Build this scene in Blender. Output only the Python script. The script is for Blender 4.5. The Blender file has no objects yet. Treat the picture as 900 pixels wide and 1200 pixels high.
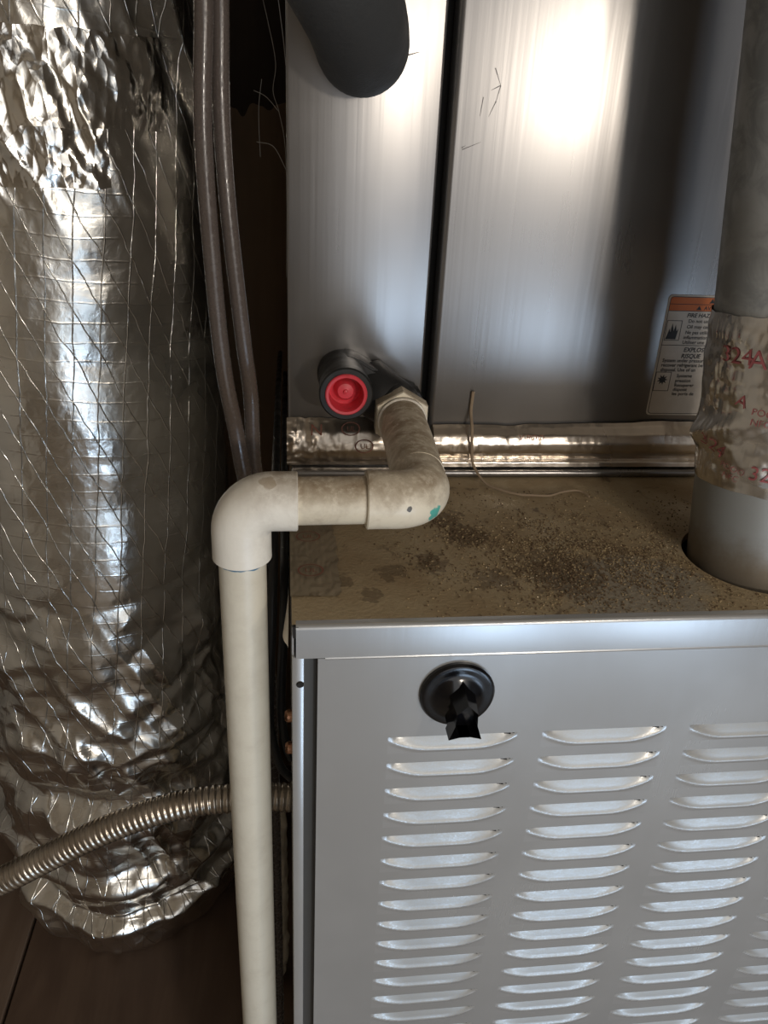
import bpy, bmesh, math, random
import numpy as np
from mathutils import Vector, Matrix

random.seed(7)
rng = np.random.default_rng(7)
sc = bpy.context.scene
COL = sc.collection
TOP = 0.86            # height of the furnace top above the floor

# ------------------------------------------------------------------ camera
PITCH, YAW, ROLL, FPX = 0.4558, 0.1339, -0.0522, 923.7
fw = Vector((math.sin(YAW) * math.cos(PITCH), math.cos(YAW) * math.cos(PITCH), -math.sin(PITCH)))
rt = Vector((math.cos(YAW), -math.sin(YAW), 0))
dn = fw.cross(rt)
cr, sr = math.cos(ROLL), math.sin(ROLL)
r2 = cr * rt + sr * dn
d2 = -sr * rt + cr * dn
cam_d = bpy.data.cameras.new('camera')
cam = bpy.data.objects.new('camera', cam_d)
COL.objects.link(cam)
cam.matrix_world = Matrix(((r2.x, -d2.x, -fw.x, -0.0011), (r2.y, -d2.y, -fw.y, -0.3488), (r2.z, -d2.z, -fw.z, 1.10), (0, 0, 0, 1)))
cam_d.sensor_fit = 'VERTICAL'
cam_d.sensor_height = 36.0
cam_d.lens = 36.0 * FPX / 1200.0
cam_d.clip_start = 0.01
sc.camera = cam

# ------------------------------------------------------------------ light
world = bpy.data.worlds.new('world')
sc.world = world
world.use_nodes = True
world.node_tree.nodes['Background'].inputs[0].default_value = (0.75, 0.85, 1.0, 1)
world.node_tree.nodes['Background'].inputs[1].default_value = 0.25

def area(name, loc, target, sx, sy, power, color):
    l = bpy.data.lights.new(name, 'AREA')
    l.shape = 'RECTANGLE'; l.size = sx; l.size_y = sy; l.energy = power; l.color = color
    o = bpy.data.objects.new(name, l)
    COL.objects.link(o)
    o.location = loc
    o.rotation_euler = (Vector(target) - Vector(loc)).to_track_quat('-Z', 'Y').to_euler()
    return o

def bulb(name, loc, power, color, radius):
    l = bpy.data.lights.new(name, 'POINT')
    l.energy = power; l.color = color; l.shadow_soft_size = radius
    o = bpy.data.objects.new(name, l)
    COL.objects.link(o); o.location = loc
    return o

area('doorway_daylight', (0.50, -1.37, 0.21), (0.30, 0.3, 0.36), 0.20, 0.38, 1.6, (0.56, 0.75, 1.0))
area('doorway_daylight_right', (0.95, -1.37, 0.21), (0.50, 0.3, 0.36), 0.24, 0.38, 1.7, (0.58, 0.76, 1.0))
area('doorway_upper_light', (0.42, -1.37, 1.20), (0.30, 0.3, 1.10), 0.84, 1.56, 2.3, (1.0, 0.95, 0.89))
bulb('lamp_right', (0.405, -0.50, 1.205), 1.5, (1.0, 0.88, 0.75), 0.018)
bulb('lamp_small', (0.43, -1.22, 1.125), 10.0, (1.0, 0.90, 0.78), 0.045)
sc.view_settings.view_transform = 'Standard'
sc.view_settings.look = 'None'
sc.view_settings.gamma = 1.0
sc.view_settings.use_curve_mapping = False
sc.view_settings.exposure = 0.7

# ------------------------------------------------------------------ node helpers
class NT:
    def __init__(self, m):
        self.t = m.node_tree; self.n = self.t.nodes; self.l = self.t.links
        self.bsdf = self.n['Principled BSDF']
    def node(self, kind, **kw):
        nd = self.n.new(kind)
        for k, v in kw.items():
            if k.startswith('i_'):
                nd.inputs[k[2:].replace('_', ' ')].default_value = v
            else:
                setattr(nd, k, v)
        return nd
    def link(self, a, b): self.l.new(a, b)
    def put(self, v, sock):
        if hasattr(v, 'is_linked') or isinstance(v, bpy.types.NodeSocket): self.l.new(v, sock)
        else: sock.default_value = v
    def math(self, op, a, b=0.0, c=0.0, clamp=False):
        nd = self.n.new('ShaderNodeMath'); nd.operation = op; nd.use_clamp = clamp
        self.put(a, nd.inputs[0]); self.put(b, nd.inputs[1])
        if op in ('MULTIPLY_ADD', 'SMOOTH_MIN', 'SMOOTH_MAX', 'COMPARE', 'WRAP'): self.put(c, nd.inputs[2])
        return nd.outputs[0]
    def ramp(self, v, lo, hi, a=0.0, b=1.0, smooth=True):
        nd = self.n.new('ShaderNodeMapRange'); nd.interpolation_type = 'SMOOTHSTEP' if smooth else 'LINEAR'
        self.put(v, nd.inputs[0])
        nd.inputs[1].default_value = lo; nd.inputs[2].default_value = hi; nd.inputs[3].default_value = a; nd.inputs[4].default_value = b
        return nd.outputs[0]
    def mix(self, f, a, b):
        nd = self.n.new('ShaderNodeMix'); nd.data_type = 'RGBA'
        self.put(f, nd.inputs[0])
        for v, s in ((a, nd.inputs[6]), (b, nd.inputs[7])):
            if isinstance(v, tuple): s.default_value = (v[0], v[1], v[2], 1)
            else: self.l.new(v, s)
        return nd.outputs[2]
    def coord(self, which='Object', scale=(1, 1, 1)):
        tc = self.n.new('ShaderNodeTexCoord')
        mp = self.n.new('ShaderNodeMapping'); mp.inputs['Scale'].default_value = scale
        self.l.new(tc.outputs[which], mp.inputs[0])
        return mp.outputs[0]
    def noise(self, vec, scale, detail=3, rough=0.55, dist=0.0):
        nd = self.n.new('ShaderNodeTexNoise')
        nd.inputs['Scale'].default_value = scale; nd.inputs['Detail'].default_value = detail
        nd.inputs['Roughness'].default_value = rough; nd.inputs['Distortion'].default_value = dist
        self.l.new(vec, nd.inputs['Vector'])
        return nd.outputs[0]
    def voro(self, vec, scale, feature='F1'):
        nd = self.n.new('ShaderNodeTexVoronoi'); nd.feature = feature
        nd.inputs['Scale'].default_value = scale
        self.l.new(vec, nd.inputs['Vector'])
        return nd.outputs['Distance']
    def sep(self, vec):
        nd = self.n.new('ShaderNodeSeparateXYZ'); self.l.new(vec, nd.inputs[0]); return nd.outputs
    def bump(self, h, dist=0.001, strength=1.0, normal=None):
        nd = self.n.new('ShaderNodeBump'); nd.inputs['Distance'].default_value = dist; nd.inputs['Strength'].default_value = strength
        self.l.new(h, nd.inputs['Height'])
        if normal is not None: self.l.new(normal, nd.inputs['Normal'])
        self.l.new(nd.outputs[0], self.bsdf.inputs['Normal'])
        return nd.outputs[0]
    def blob(self, vec, p, r, wob=0.6, scale=180):
        d = self.n.new('ShaderNodeVectorMath'); d.operation = 'DISTANCE'
        self.l.new(vec, d.inputs[0]); d.inputs[1].default_value = p
        q = self.math('DIVIDE', d.outputs['Value'], r)
        q = self.math('ADD', q, self.math('MULTIPLY', self.math('SUBTRACT', self.noise(vec, scale, 2), 0.5), wob * 2))
        return self.ramp(q, 0.75, 1.0, 1.0, 0.0)

def mat(name, base=(0.5, 0.5, 0.5), metal=0.0, rough=0.5, spec=0.5):
    m = bpy.data.materials.new(name); m.use_nodes = True
    t = NT(m); b = t.bsdf.inputs
    b['Base Color'].default_value = (*base, 1); b['Metallic'].default_value = metal
    b['Roughness'].default_value = rough; b['Specular IOR Level'].default_value = spec
    return m, t

# ------------------------------------------------------------------ mesh helpers
ORIGIN = {}
def thing(name, label, cat, loc=(0, 0, 0), group=None, kind=None):
    o = bpy.data.objects.new(name, None); COL.objects.link(o)
    o.location = loc; o.empty_display_size = 0.05
    ORIGIN[o] = Vector(loc)
    tag(o, label, cat, group, kind)
    return o
def tag(o, label=None, cat=None, group=None, kind=None):
    if label: o['label'] = label
    if cat: o['category'] = cat
    if group: o['group'] = group
    if kind: o['kind'] = kind
    return o
def mesh(name, V, F, m, parent=None, smooth=False, uv=None, angle=None, mats=None, fmat=None):
    """one mesh object; V in world coordinates"""
    V = np.asarray(V, dtype=np.float32).reshape(-1, 3)
    off = ORIGIN.get(parent, Vector((0, 0, 0))) if parent else Vector((0, 0, 0))
    me = bpy.data.meshes.new(name)
    if isinstance(F, np.ndarray):
        n = len(F); k = F.shape[1]
        me.vertices.add(len(V)); me.vertices.foreach_set('co', (V - np.array(off, dtype=np.float32)).ravel())
        me.loops.add(n * k); me.loops.foreach_set('vertex_index', F.astype(np.int32).ravel())
        me.polygons.add(n); me.polygons.foreach_set('loop_start', np.arange(0, n * k, k, dtype=np.int32))
        me.update(calc_edges=True)
    else:
        me.from_pydata((V - np.array(off)).tolist(), [], [list(f) for f in F])
    me.validate()
    if smooth: me.polygons.foreach_set('use_smooth', np.ones(len(me.polygons), dtype=bool))
    if angle is not None: me.set_sharp_from_angle(angle=math.radians(angle))
    if uv is not None:
        lay = me.uv_layers.new(name='uv')
        idx = np.zeros(len(me.loops), dtype=np.int32); me.loops.foreach_get('vertex_index', idx)
        lay.data.foreach_set('uv', np.asarray(uv, dtype=np.float32)[idx].ravel())
    for x in (mats or [m]): me.materials.append(x)
    if fmat is not None: me.polygons.foreach_set('material_index', np.asarray(fmat, dtype=np.int32))
    o = bpy.data.objects.new(name, me); COL.objects.link(o)
    if parent: o.parent = parent; ORIGIN[o] = off
    return o
def from_bm(name, bm, m, parent=None, smooth=True, angle=35):
    V = [v.co[:] for v in bm.verts]; bm.verts.index_update()
    F = [[v.index for v in f.verts] for f in bm.faces]
    bm.free()
    return mesh(name, V, F, m, parent, smooth, angle=angle)
def box_bm(lo, hi, bevel=0.0, seg=2, bm=None):
    bm2 = bmesh.new()
    bmesh.ops.create_cube(bm2, size=1)
    for v in bm2.verts:
        v.co = Vector([lo[i] + (v.co[i] + 0.5) * (hi[i] - lo[i]) for i in range(3)])
    if bevel > 0: bmesh.ops.bevel(bm2, geom=bm2.edges[:], offset=bevel, segments=seg, profile=0.5, affect='EDGES')
    if bm is None: return bm2
    me = bpy.data.meshes.new('tmp'); bm2.to_mesh(me); bm2.free(); bm.from_mesh(me); bpy.data.meshes.remove(me)
    return bm
def box(name, lo, hi, m, parent=None, bevel=0.0, seg=2):
    return from_bm(name, box_bm(lo, hi, bevel, seg), m, parent)
def spline(pts, n=12):
    P = [Vector(p) for p in pts]; P = [2 * P[0] - P[1]] + P + [2 * P[-1] - P[-2]]
    out = []
    for i in range(1, len(P) - 2):
        for k in range(n):
            t = k / n; a, b, c, d = P[i - 1], P[i], P[i + 1], P[i + 2]
            out.append(0.5 * ((2 * b) + (c - a) * t + (2 * a - 5 * b + 4 * c - d) * t * t + (3 * b - a - 3 * c + d) * t ** 3))
    out.append(P[-2])
    return out
def frames(path):
    T = []
    for i in range(len(path)):
        a = path[max(0, i - 1)]; b = path[min(len(path) - 1, i + 1)]
        T.append((b - a).normalized())
    up = Vector((0, 0, 1)) if abs(T[0].z) < 0.9 else Vector((0, 1, 0))
    N = [(up - T[0] * up.dot(T[0])).normalized()]
    for i in range(1, len(path)):
        n = N[-1] - T[i] * N[-1].dot(T[i]); N.append(n.normalized())
    return T, N
def tube_vf(path, radius, segs=20, caps=True, bore=None):
    path = [Vector(p) for p in path]
    T, N = frames(path); V = []; F = []
    for i, p in enumerate(path):
        r = radius(i / (len(path) - 1)) if callable(radius) else (radius[i] if hasattr(radius, '__len__') else radius)
        B = T[i].cross(N[i])
        for k in range(segs):
            a = 2 * math.pi * k / segs
            V.append(p + r * (math.cos(a) * N[i] + math.sin(a) * B))
    n = len(path)
    for i in range(n - 1):
        for k in range(segs):
            k2 = (k + 1) % segs
            F.append((i * segs + k, i * segs + k2, (i + 1) * segs + k2, (i + 1) * segs + k))
    if caps:
        F.append(tuple(range(segs - 1, -1, -1))); F.append(tuple((n - 1) * segs + k for k in range(segs)))
    return [v[:] for v in V], F
def tube(name, path, radius, m, parent=None, segs=20, caps=True, angle=40):
    V, F = tube_vf(path, radius, segs, caps)
    return mesh(name, V, F, m, parent, True, angle=angle)
def lathe_vf(prof, base, axis, segs=40, close=True):
    """prof: list of (r, h) along axis from base"""
    A = Vector(axis).normalized(); up = Vector((0, 0, 1)) if abs(A.z) < 0.9 else Vector((1, 0, 0))
    N = (up - A * up.dot(A)).normalized(); B = A.cross(N); base = Vector(base); V = []; F = []
    for r, h in prof:
        for k in range(segs):
            a = 2 * math.pi * k / segs; V.append((base + A * h + max(r, 1e-5) * (math.cos(a) * N + math.sin(a) * B))[:])
    for i in range(len(prof) - 1):
        for k in range(segs):
            k2 = (k + 1) % segs; F.append((i * segs + k, i * segs + k2, (i + 1) * segs + k2, (i + 1) * segs + k))
    return V, F
def lathe(name, prof, base, axis, m, parent=None, segs=40, angle=35):
    V, F = lathe_vf(prof, base, axis, segs)
    return mesh(name, V, F, m, parent, True, angle=angle)

# numpy value noise (3D) used to crumple the foil
_perm = rng.random((32, 32, 32))
def vnoise(x, y, z):
    xi, yi, zi = np.floor(x).astype(int), np.floor(y).astype(int), np.floor(z).astype(int)
    fx, fy, fz = x - xi, y - yi, z - zi
    s = lambda t: t * t * t * (t * (6 * t - 15) + 10)
    fx, fy, fz = s(fx), s(fy), s(fz)
    g = lambda a, b, c: _perm[a & 31, b & 31, c & 31]
    def lx(b, c): return g(xi, b, c) * (1 - fx) + g(xi + 1, b, c) * fx
    def ly(c): return lx(yi, c) * (1 - fy) + lx(yi + 1, c) * fy
    return (ly(zi) * (1 - fz) + ly(zi + 1) * fz) * 2 - 1
def ridge(x, y, z): return 1 - np.abs(vnoise(x, y, z)) * 2
def sstep(a, b, x):
    t = np.clip((x - a) / (b - a), 0, 1); return t * t * (3 - 2 * t)
def crumple(u, v, scale, seed):
    """continuous facets: max of tilted planes per neighbour cell"""
    r = np.random.default_rng(seed); q = np.stack([u * scale, v * scale], -1)
    cell = np.floor(q).astype(int); val = np.full(u.shape, -9.0)
    tab = r.random((64, 64, 5))
    for dx in (-1, 0, 1):
        for dy in (-1, 0, 1):
            c = cell + [dx, dy]; h = tab[c[..., 0] & 63, c[..., 1] & 63]
            d = q - c - h[..., :2]
            dist = np.sqrt((d ** 2).sum(-1) + 1e-6)
            pl = (h[..., 2] - 0.5) * 0.5 + (h[..., 3] - 0.5) * 0.9 * d[..., 0] + (h[..., 4] - 0.5) * 0.9 * d[..., 1] - dist * 1.1
            val = np.maximum(val, pl)
    return val + 0.35
def grid_faces(nu, nv, wrap=False):
    i = np.arange(nv - 1)[:, None]; j = np.arange(nu if wrap else nu - 1)[None, :]
    j2 = (j + 1) % nu
    return np.stack(np.broadcast_arrays(i * nu + j, i * nu + j2, (i + 1) * nu + j2, (i + 1) * nu + j), -1).reshape(-1, 4)
def text_vf(txt, size, bold=0.0, shear=0.0, sub=False):
    cu = bpy.data.curves.new('t', 'FONT'); cu.body = txt; cu.size = size; cu.offset = bold; cu.shear = shear; cu.resolution_u = 3
    ob = bpy.data.objects.new('t', cu); COL.objects.link(ob)
    dg = bpy.context.evaluated_depsgraph_get(); dg.update()
    me = bpy.data.meshes.new_from_object(ob.evaluated_get(dg))
    bm = bmesh.new(); bm.from_mesh(me)
    if sub:
        bmesh.ops.triangulate(bm, faces=bm.faces[:])
        long = [e for e in bm.edges if e.calc_length() > size * 0.18]
        bmesh.ops.subdivide_edges(bm, edges=long, cuts=2); bmesh.ops.triangulate(bm, faces=bm.faces[:])
    bm.verts.index_update()
    V = np.array([v.co[:2] for v in bm.verts]); F = [[v.index for v in f.verts] for f in bm.faces]
    bm.free(); bpy.data.objects.remove(ob); bpy.data.curves.remove(cu); bpy.data.meshes.remove(me)
    return V, F
class Join:
    def __init__(self): self.V = []; self.F = []
    def add(self, V, F):
        b = len(self.V); self.V += [tuple(v) for v in V]; self.F += [tuple(i + b for i in f) for f in F]; return self
    def add_box(self, lo, hi):
        x0, y0, z0 = lo; x1, y1, z1 = hi
        return self.add([(x0, y0, z0), (x1, y0, z0), (x1, y1, z0), (x0, y1, z0), (x0, y0, z1), (x1, y0, z1), (x1, y1, z1), (x0, y1, z1)],
                        [(3, 2, 1, 0), (4, 5, 6, 7), (0, 1, 5, 4), (1, 2, 6, 5), (2, 3, 7, 6), (3, 0, 4, 7)])

# ------------------------------------------------------------------ materials
def paint_metal(name, base, metal, rough, streak=0.0, dust=0.0, wave=0.0):
    m, t = mat(name, base, metal, rough)
    v = t.coord('Object')
    fine = t.noise(t.coord('Object', (220, 220, 3)), 1.0, 3)
    big = t.noise(v, 9.0, 3)
    r = t.math('ADD', rough - streak * 0.5, t.math('MULTIPLY', fine, streak))
    r = t.math('ADD', r, t.math('MULTIPLY', t.math('SUBTRACT', big, 0.5), 0.10))
    t.link(r, t.bsdf.inputs['Roughness'])
    c = t.mix(t.ramp(big, 0.35, 0.7), tuple(x * 0.94 for x in base), tuple(min(1, x * 1.04) for x in base))
    if dust:
        c = t.mix(t.math('MULTIPLY', t.ramp(t.noise(v, 14, 5), 0.5, 0.75), dust), c, (0.30, 0.26, 0.19))
    t.link(c, t.bsdf.inputs['Base Color'])
    h = t.math('ADD', t.math('MULTIPLY', fine, 0.012 * streak * 10), t.math('MULTIPLY', t.noise(t.coord('Object', (9, 9, 1.6)), 1.0, 2), wave))
    t.bump(h, 0.01, 1.0)
    return m
M_DOOR = paint_metal('grey_satin_paint', (0.46, 0.466, 0.462), 0.45, 0.26, 0.03, 0.0, 0.02)
M_LOUV = M_DOOR.copy(); M_LOUV.name = 'grey_paint_with_dust'
t = NT(M_LOUV); bc = t.bsdf.inputs['Base Color']; src = bc.links[0].from_socket
g = t.node('ShaderNodeNewGeometry'); nz = t.sep(g.outputs['True Normal'])[2]
f = t.math('MULTIPLY', t.ramp(nz, 0.10, 0.30), t.ramp(t.noise(t.coord('Object'), 900, 2), 0.3, 0.6, 0.10, 0.40))
t.link(t.mix(f, src, (0.42, 0.39, 0.32)), bc)
t.link(t.math('MULTIPLY_ADD', f, -0.42, 0.45), t.bsdf.inputs['Metallic'])
rs = t.bsdf.inputs['Roughness'].links[0].from_socket
t.link(t.math('MULTIPLY_ADD', f, 0.25, rs), t.bsdf.inputs['Roughness'])
M_COIL = paint_metal('bare_coil_cabinet_steel', (0.275, 0.263, 0.252), 0.84, 0.29, 0.05, 0.0, 0.03)
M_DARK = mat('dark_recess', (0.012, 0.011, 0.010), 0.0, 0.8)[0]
M_POST = paint_metal('dark_grey_channel', (0.10, 0.10, 0.095), 0.5, 0.45, 0.03)

# dirty furnace top
m, t = mat('dirty_furnace_top', (0.2, 0.17, 0.12), 0.1, 0.65); M_TOP = m
v = t.coord('Object'); big = t.noise(v, 16, 5, 0.6); med = t.noise(v, 55, 5, 0.7, 0.6); fine = t.noise(v, 420, 3)
sx = t.sep(v)
clean = t.blob(v, (0.20, 0.03, 0.0), 0.05, 0.5, 30)
c = t.mix(t.ramp(big, 0.32, 0.7), (0.385, 0.305, 0.185), (0.285, 0.205, 0.110))
c = t.mix(t.math('MULTIPLY', clean, 0.55), c, (0.24, 0.24, 0.22))
spots = t.math('MULTIPLY', t.ramp(med, 0.55, 0.68), t.ramp(t.noise(v, 12, 2), 0.38, 0.6))
c = t.mix(spots, c, (0.125, 0.085, 0.048))
for p, r_ in (((0.115, 0.100, 0), 0.016), ((0.085, 0.066, 0), 0.012), ((0.105, 0.125, 0), 0.014), ((0.060, 0.055, 0), 0.010), ((0.030, 0.045, 0), 0.008), ((0.045, 0.030, 0), 0.007), ((0.165, 0.055, 0), 0.030), ((0.12, 0.045, 0), 0.014)):
    c = t.mix(t.math('MULTIPLY', t.blob(v, p, r_, 1.3, 150), 0.6), c, (0.115, 0.080, 0.045))
grain = t.math('MULTIPLY', t.ramp(fine, 0.5, 0.7), 0.45)
c = t.mix(grain, c, (0.30, 0.225, 0.13))
t.link(c, t.bsdf.inputs['Base Color'])
t.link(t.ramp(big, 0.3, 0.7, 0.45, 0.8), t.bsdf.inputs['Roughness'])
t.bump(t.math('ADD', fine, t.math('MULTIPLY', med, 1.5)), 0.0006, 0.8)

# foil jacket of the duct (scrim reinforced) -- uv is in metres
def foil_mat(name, scrim=True, tint=(0.86, 0.84, 0.79), rough=0.22, wr=1.0, crk=0.22):
    m, t = mat(name, tint, 1.0, rough)
    uvn = t.node('ShaderNodeUVMap'); uv = uvn.outputs[0]
    warp = t.noise(uv, 14, 3); s = t.sep(uv)
    u = t.math('ADD', s[0], t.math('MULTIPLY', t.math('SUBTRACT', warp, 0.5), 0.012)); vv = t.math('ADD', s[1], t.math('MULTIPLY', t.math('SUBTRACT', warp, 0.5), 0.010))
    h = t.math('MULTIPLY', t.noise(uv, 120, 4, 0.6, 0.8), 0.16 * wr)
    h = t.math('ADD', h, t.math('MULTIPLY', t.noise(uv, 34, 2, 0.5, 0.6), 0.6 * wr))
    cr_ = t.node('ShaderNodeMapping'); cr_.inputs['Scale'].default_value = (1.0, 0.55, 1.0); cr_.inputs['Rotation'].default_value = (0, 0, 0.45); t.link(uv, cr_.inputs[0])
    h = t.math('ADD', h, t.math('MULTIPLY', t.voro(cr_.outputs[0], 48.0), crk * 1.5))
    h = t.math('ADD', h, t.math('MULTIPLY', t.voro(cr_.outputs[0], 115.0), crk * 0.6))
    if scrim:
        def fam(a, b, sp, wd):
            q = t.math('ADD', t.math('MULTIPLY', u, a), t.math('MULTIPLY', vv, b))
            q = t.math('PINGPONG', q, sp / 2)
            return t.ramp(q, 0.0, wd, 1.0, 0.0)
        L = t.math('MAXIMUM', fam(1, -0.13, 0.026, 0.0008), fam(1, 0.43, 0.026, 0.0008))
        L = t.math('MAXIMUM', L, t.math('MULTIPLY', fam(0.10, 1, 0.020, 0.0014), 0.30))
        h = t.math('ADD', h, t.math('MULTIPLY', t.math('MULTIPLY', L, t.ramp(t.noise(uv, 55, 2), 0.3, 0.6, 0.25, 1.0)), 0.36))
    t.bump(h, 0.0016, 1.0)
    n2 = t.noise(uv, 7, 3)
    t.link(t.mix(t.ramp(n2, 0.3, 0.75), tint, (tint[0] * 0.90, tint[1] * 0.87, tint[2] * 0.81)), t.bsdf.inputs['Base Color'])
    t.link(t.ramp(n2, 0.3, 0.7, rough * 0.8, rough * 1.5), t.bsdf.inputs['Roughness'])
    return m
M_FOIL = foil_mat('scrim_foil_jacket')
M_FTAPE = foil_mat('smooth_foil_tape', False, (0.88, 0.86, 0.82), 0.14, 0.8, 1.1)
M_TAPE_TOP = foil_mat('dusty_foil_tape', False, (0.72, 0.645, 0.56), 0.27, 0.6)
M_TAPE_FLUE = foil_mat('grey_foil_tape', False, (0.78, 0.765, 0.74), 0.20, 0.35)
M_TAPE_FLAT = foil_mat('dirt_covered_foil_tape', False, (0.30, 0.25, 0.17), 0.5, 0.3)
M_TAPE_FLAT.node_tree.nodes['Principled BSDF'].inputs['Metallic'].default_value = 0.35

# PVC: dust lies on faces that look up, object space stains
def pvc(name, base, dust, stains=(), white=None):
    m, t = mat(name, base, 0.0, 0.36)
    g = t.node('ShaderNodeNewGeometry'); v = t.coord('Object')
    nz = t.sep(g.outputs['Normal'])[2]
    n1 = t.noise(v, 60, 5, 0.65, 0.3); n2 = t.noise(v, 170, 4, 0.7)
    f = t.math('ADD', t.math('MULTIPLY', t.ramp(nz, -0.15, 0.9), 0.9), t.math('MULTIPLY', t.math('SUBTRACT', n1, 0.5), 2.2))
    f = t.math('MULTIPLY', t.ramp(f, -0.1, 1.25, smooth=False), dust)
    f = t.math('MULTIPLY', f, t.ramp(n2, 0.3, 0.55, 0.45, 1.0))
    if white is not None:      # the fitting's clean side
        f = t.math('MULTIPLY', f, t.ramp(t.sep(v)[0], white[0], white[1]))
    c = t.mix(f, base, (0.26, 0.185, 0.11))
    for p, r_, col, k in stains:
        c = t.mix(t.math('MULTIPLY', t.blob(v, p, r_, 0.7, 260), k), c, col)
    t.link(c, t.bsdf.inputs['Base Color'])
    t.link(t.ramp(f, 0.0, 0.6, 0.34, 0.75), t.bsdf.inputs['Roughness'])
    t.bump(t.math('ADD', n2, n1), 0.0003, 0.5)
    return m, t

# galvanised flue
m, t = mat('galvanised_steel', (0.42, 0.43, 0.42), 0.5, 0.45); M_GALV = m
v = t.coord('Object'); a = t.noise(v, 45, 4, 0.65, 0.8); b_ = t.noise(v, 11, 4)
c = t.mix(t.ramp(a, 0.4, 0.65), (0.29, 0.30, 0.295), (0.42, 0.43, 0.425))
c = t.mix(t.math('MULTIPLY', t.ramp(b_, 0.5, 0.7), 0.5), c, (0.26, 0.25, 0.22))
t.link(c, t.bsdf.inputs['Base Color']); t.link(t.ramp(a, 0.3, 0.7, 0.5, 0.36), t.bsdf.inputs['Roughness']); t.bump(a, 0.0006, 0.4)
m, t = mat('dull_grey_collar', (0.27, 0.275, 0.26), 0.45, 0.5); M_COLLAR = m
v = t.coord('Object'); s = t.sep(v); n = t.noise(v, 70, 5, 0.7)
f = t.math('MULTIPLY', t.ramp(t.math('ADD', s[2], t.math('MULTIPLY', n, -0.03)), 0.022, -0.012), 0.8)
c = t.mix(f, (0.29, 0.295, 0.28), (0.15, 0.115, 0.075))
t.link(c, t.bsdf.inputs['Base Color'])

m, t = mat('black_foam_rubber', (0.040, 0.040, 0.039), 0.0, 0.62, 0.4); M_FOAM = m
v = t.coord('Object'); t.bump(t.noise(v, 500, 3), 0.0006, 0.5)
t.link(t.ramp(t.noise(v, 25, 3), 0.3, 0.7, 0.5, 0.72), t.bsdf.inputs['Roughness'])
m, t = mat('black_glossy_plastic', (0.004, 0.004, 0.005), 0.0, 0.16); M_BLACK = m
t.link(t.ramp(t.noise(t.coord('Object'), 90, 3), 0.3, 0.7, 0.10, 0.24), t.bsdf.inputs['Roughness'])
m, t = mat('black_port_plastic', (0.014, 0.014, 0.014), 0.0, 0.42); M_PORT = m
t.link(t.ramp(t.noise(t.coord('Object'), 60, 3), 0.3, 0.7, 0.3, 0.55), t.bsdf.inputs['Roughness'])
m, t = mat('red_plastic', (0.72, 0.055, 0.075), 0.0, 0.4); M_RED = m
c = t.mix(t.math('MULTIPLY', t.ramp(t.noise(t.coord('Object'), 120, 4), 0.5, 0.75), 0.5), (0.74, 0.06, 0.085), (0.36, 0.05, 0.035)); t.link(c, t.bsdf.inputs['Base Color'])
m, t = mat('smoky_vinyl', (0.115, 0.090, 0.075), 0.0, 0.16); M_VINYL = m
t.bsdf.inputs['Transmission Weight'].default_value = 0.25; t.bsdf.inputs['IOR'].default_value = 1.45
t.link(t.ramp(t.noise(t.coord('Object'), 300, 3), 0.3, 0.75, 0.12, 0.4), t.bsdf.inputs['Roughness'])
m, t = mat('flexible_steel', (0.50, 0.44, 0.36), 0.95, 0.26); M_FLEX = m
t.link(t.mix(t.ramp(t.noise(t.coord('Object'), 40, 3), 0.35, 0.7), (0.55, 0.49, 0.41), (0.38, 0.32, 0.25)), t.bsdf.inputs['Base Color'])
m, t = mat('brass', (0.62, 0.33, 0.20), 0.9, 0.3); M_BRASS = m
t.link(t.ramp(t.noise(t.coord('Object'), 300, 2), 0.3, 0.7, 0.22, 0.45), t.bsdf.inputs['Roughness'])
def wood(name, a, b, scale=(3, 40, 40)):
    m, t = mat(name, a, 0.0, 0.7)
    v = t.coord('Object', scale); n = t.noise(v, 1.0, 5, 0.6, 0.4); n2 = t.noise(t.coord('Object'), 6, 4)
    c = t.mix(t.ramp(n, 0.3, 0.7), a, b); c = t.mix(t.math('MULTIPLY', t.ramp(n2, 0.45, 0.75), 0.5), c, tuple(x * 0.6 for x in a))
    t.link(c, t.bsdf.inputs['Base Color']); t.bump(n, 0.001, 0.4)
    return m
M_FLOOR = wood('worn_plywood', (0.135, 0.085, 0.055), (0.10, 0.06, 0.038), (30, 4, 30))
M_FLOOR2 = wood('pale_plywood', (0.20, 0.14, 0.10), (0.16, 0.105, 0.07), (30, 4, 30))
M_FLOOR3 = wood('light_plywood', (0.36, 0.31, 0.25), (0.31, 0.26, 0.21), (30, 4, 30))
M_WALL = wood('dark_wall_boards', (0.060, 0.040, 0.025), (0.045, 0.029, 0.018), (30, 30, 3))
M_BOARD = wood('brown_board', (0.32, 0.21, 0.125), (0.25, 0.16, 0.09), (30, 30, 3))
M_PLASTER = wood('grey_plaster', (0.12, 0.115, 0.11), (0.11, 0.105, 0.10), (6, 6, 6))
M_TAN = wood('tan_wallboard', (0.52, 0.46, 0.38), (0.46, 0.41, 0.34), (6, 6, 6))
M_INK = mat('black_print', (0.02, 0.02, 0.02), 0.0, 0.5)[0]
M_REDINK = mat('red_print', (0.34, 0.10, 0.10), 0.4, 0.4)[0]
M_BROWNINK = mat('faded_red_print', (0.22, 0.08, 0.05), 0.0, 0.5)[0]
m, t = mat('label_paper', (0.62, 0.58, 0.52), 0.0, 0.5); M_PAPER = m
t.link(t.mix(t.ramp(t.noise(t.coord('Object'), 60, 3), 0.3, 0.7), (0.64, 0.60, 0.54), (0.58, 0.54, 0.48)), t.bsdf.inputs['Base Color'])
M_ORANGE = mat('orange_print', (0.62, 0.16, 0.03), 0.0, 0.5)[0]
M_WEB = mat('cobweb_silk', (0.35, 0.33, 0.30), 0.0, 0.6)[0]

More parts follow.
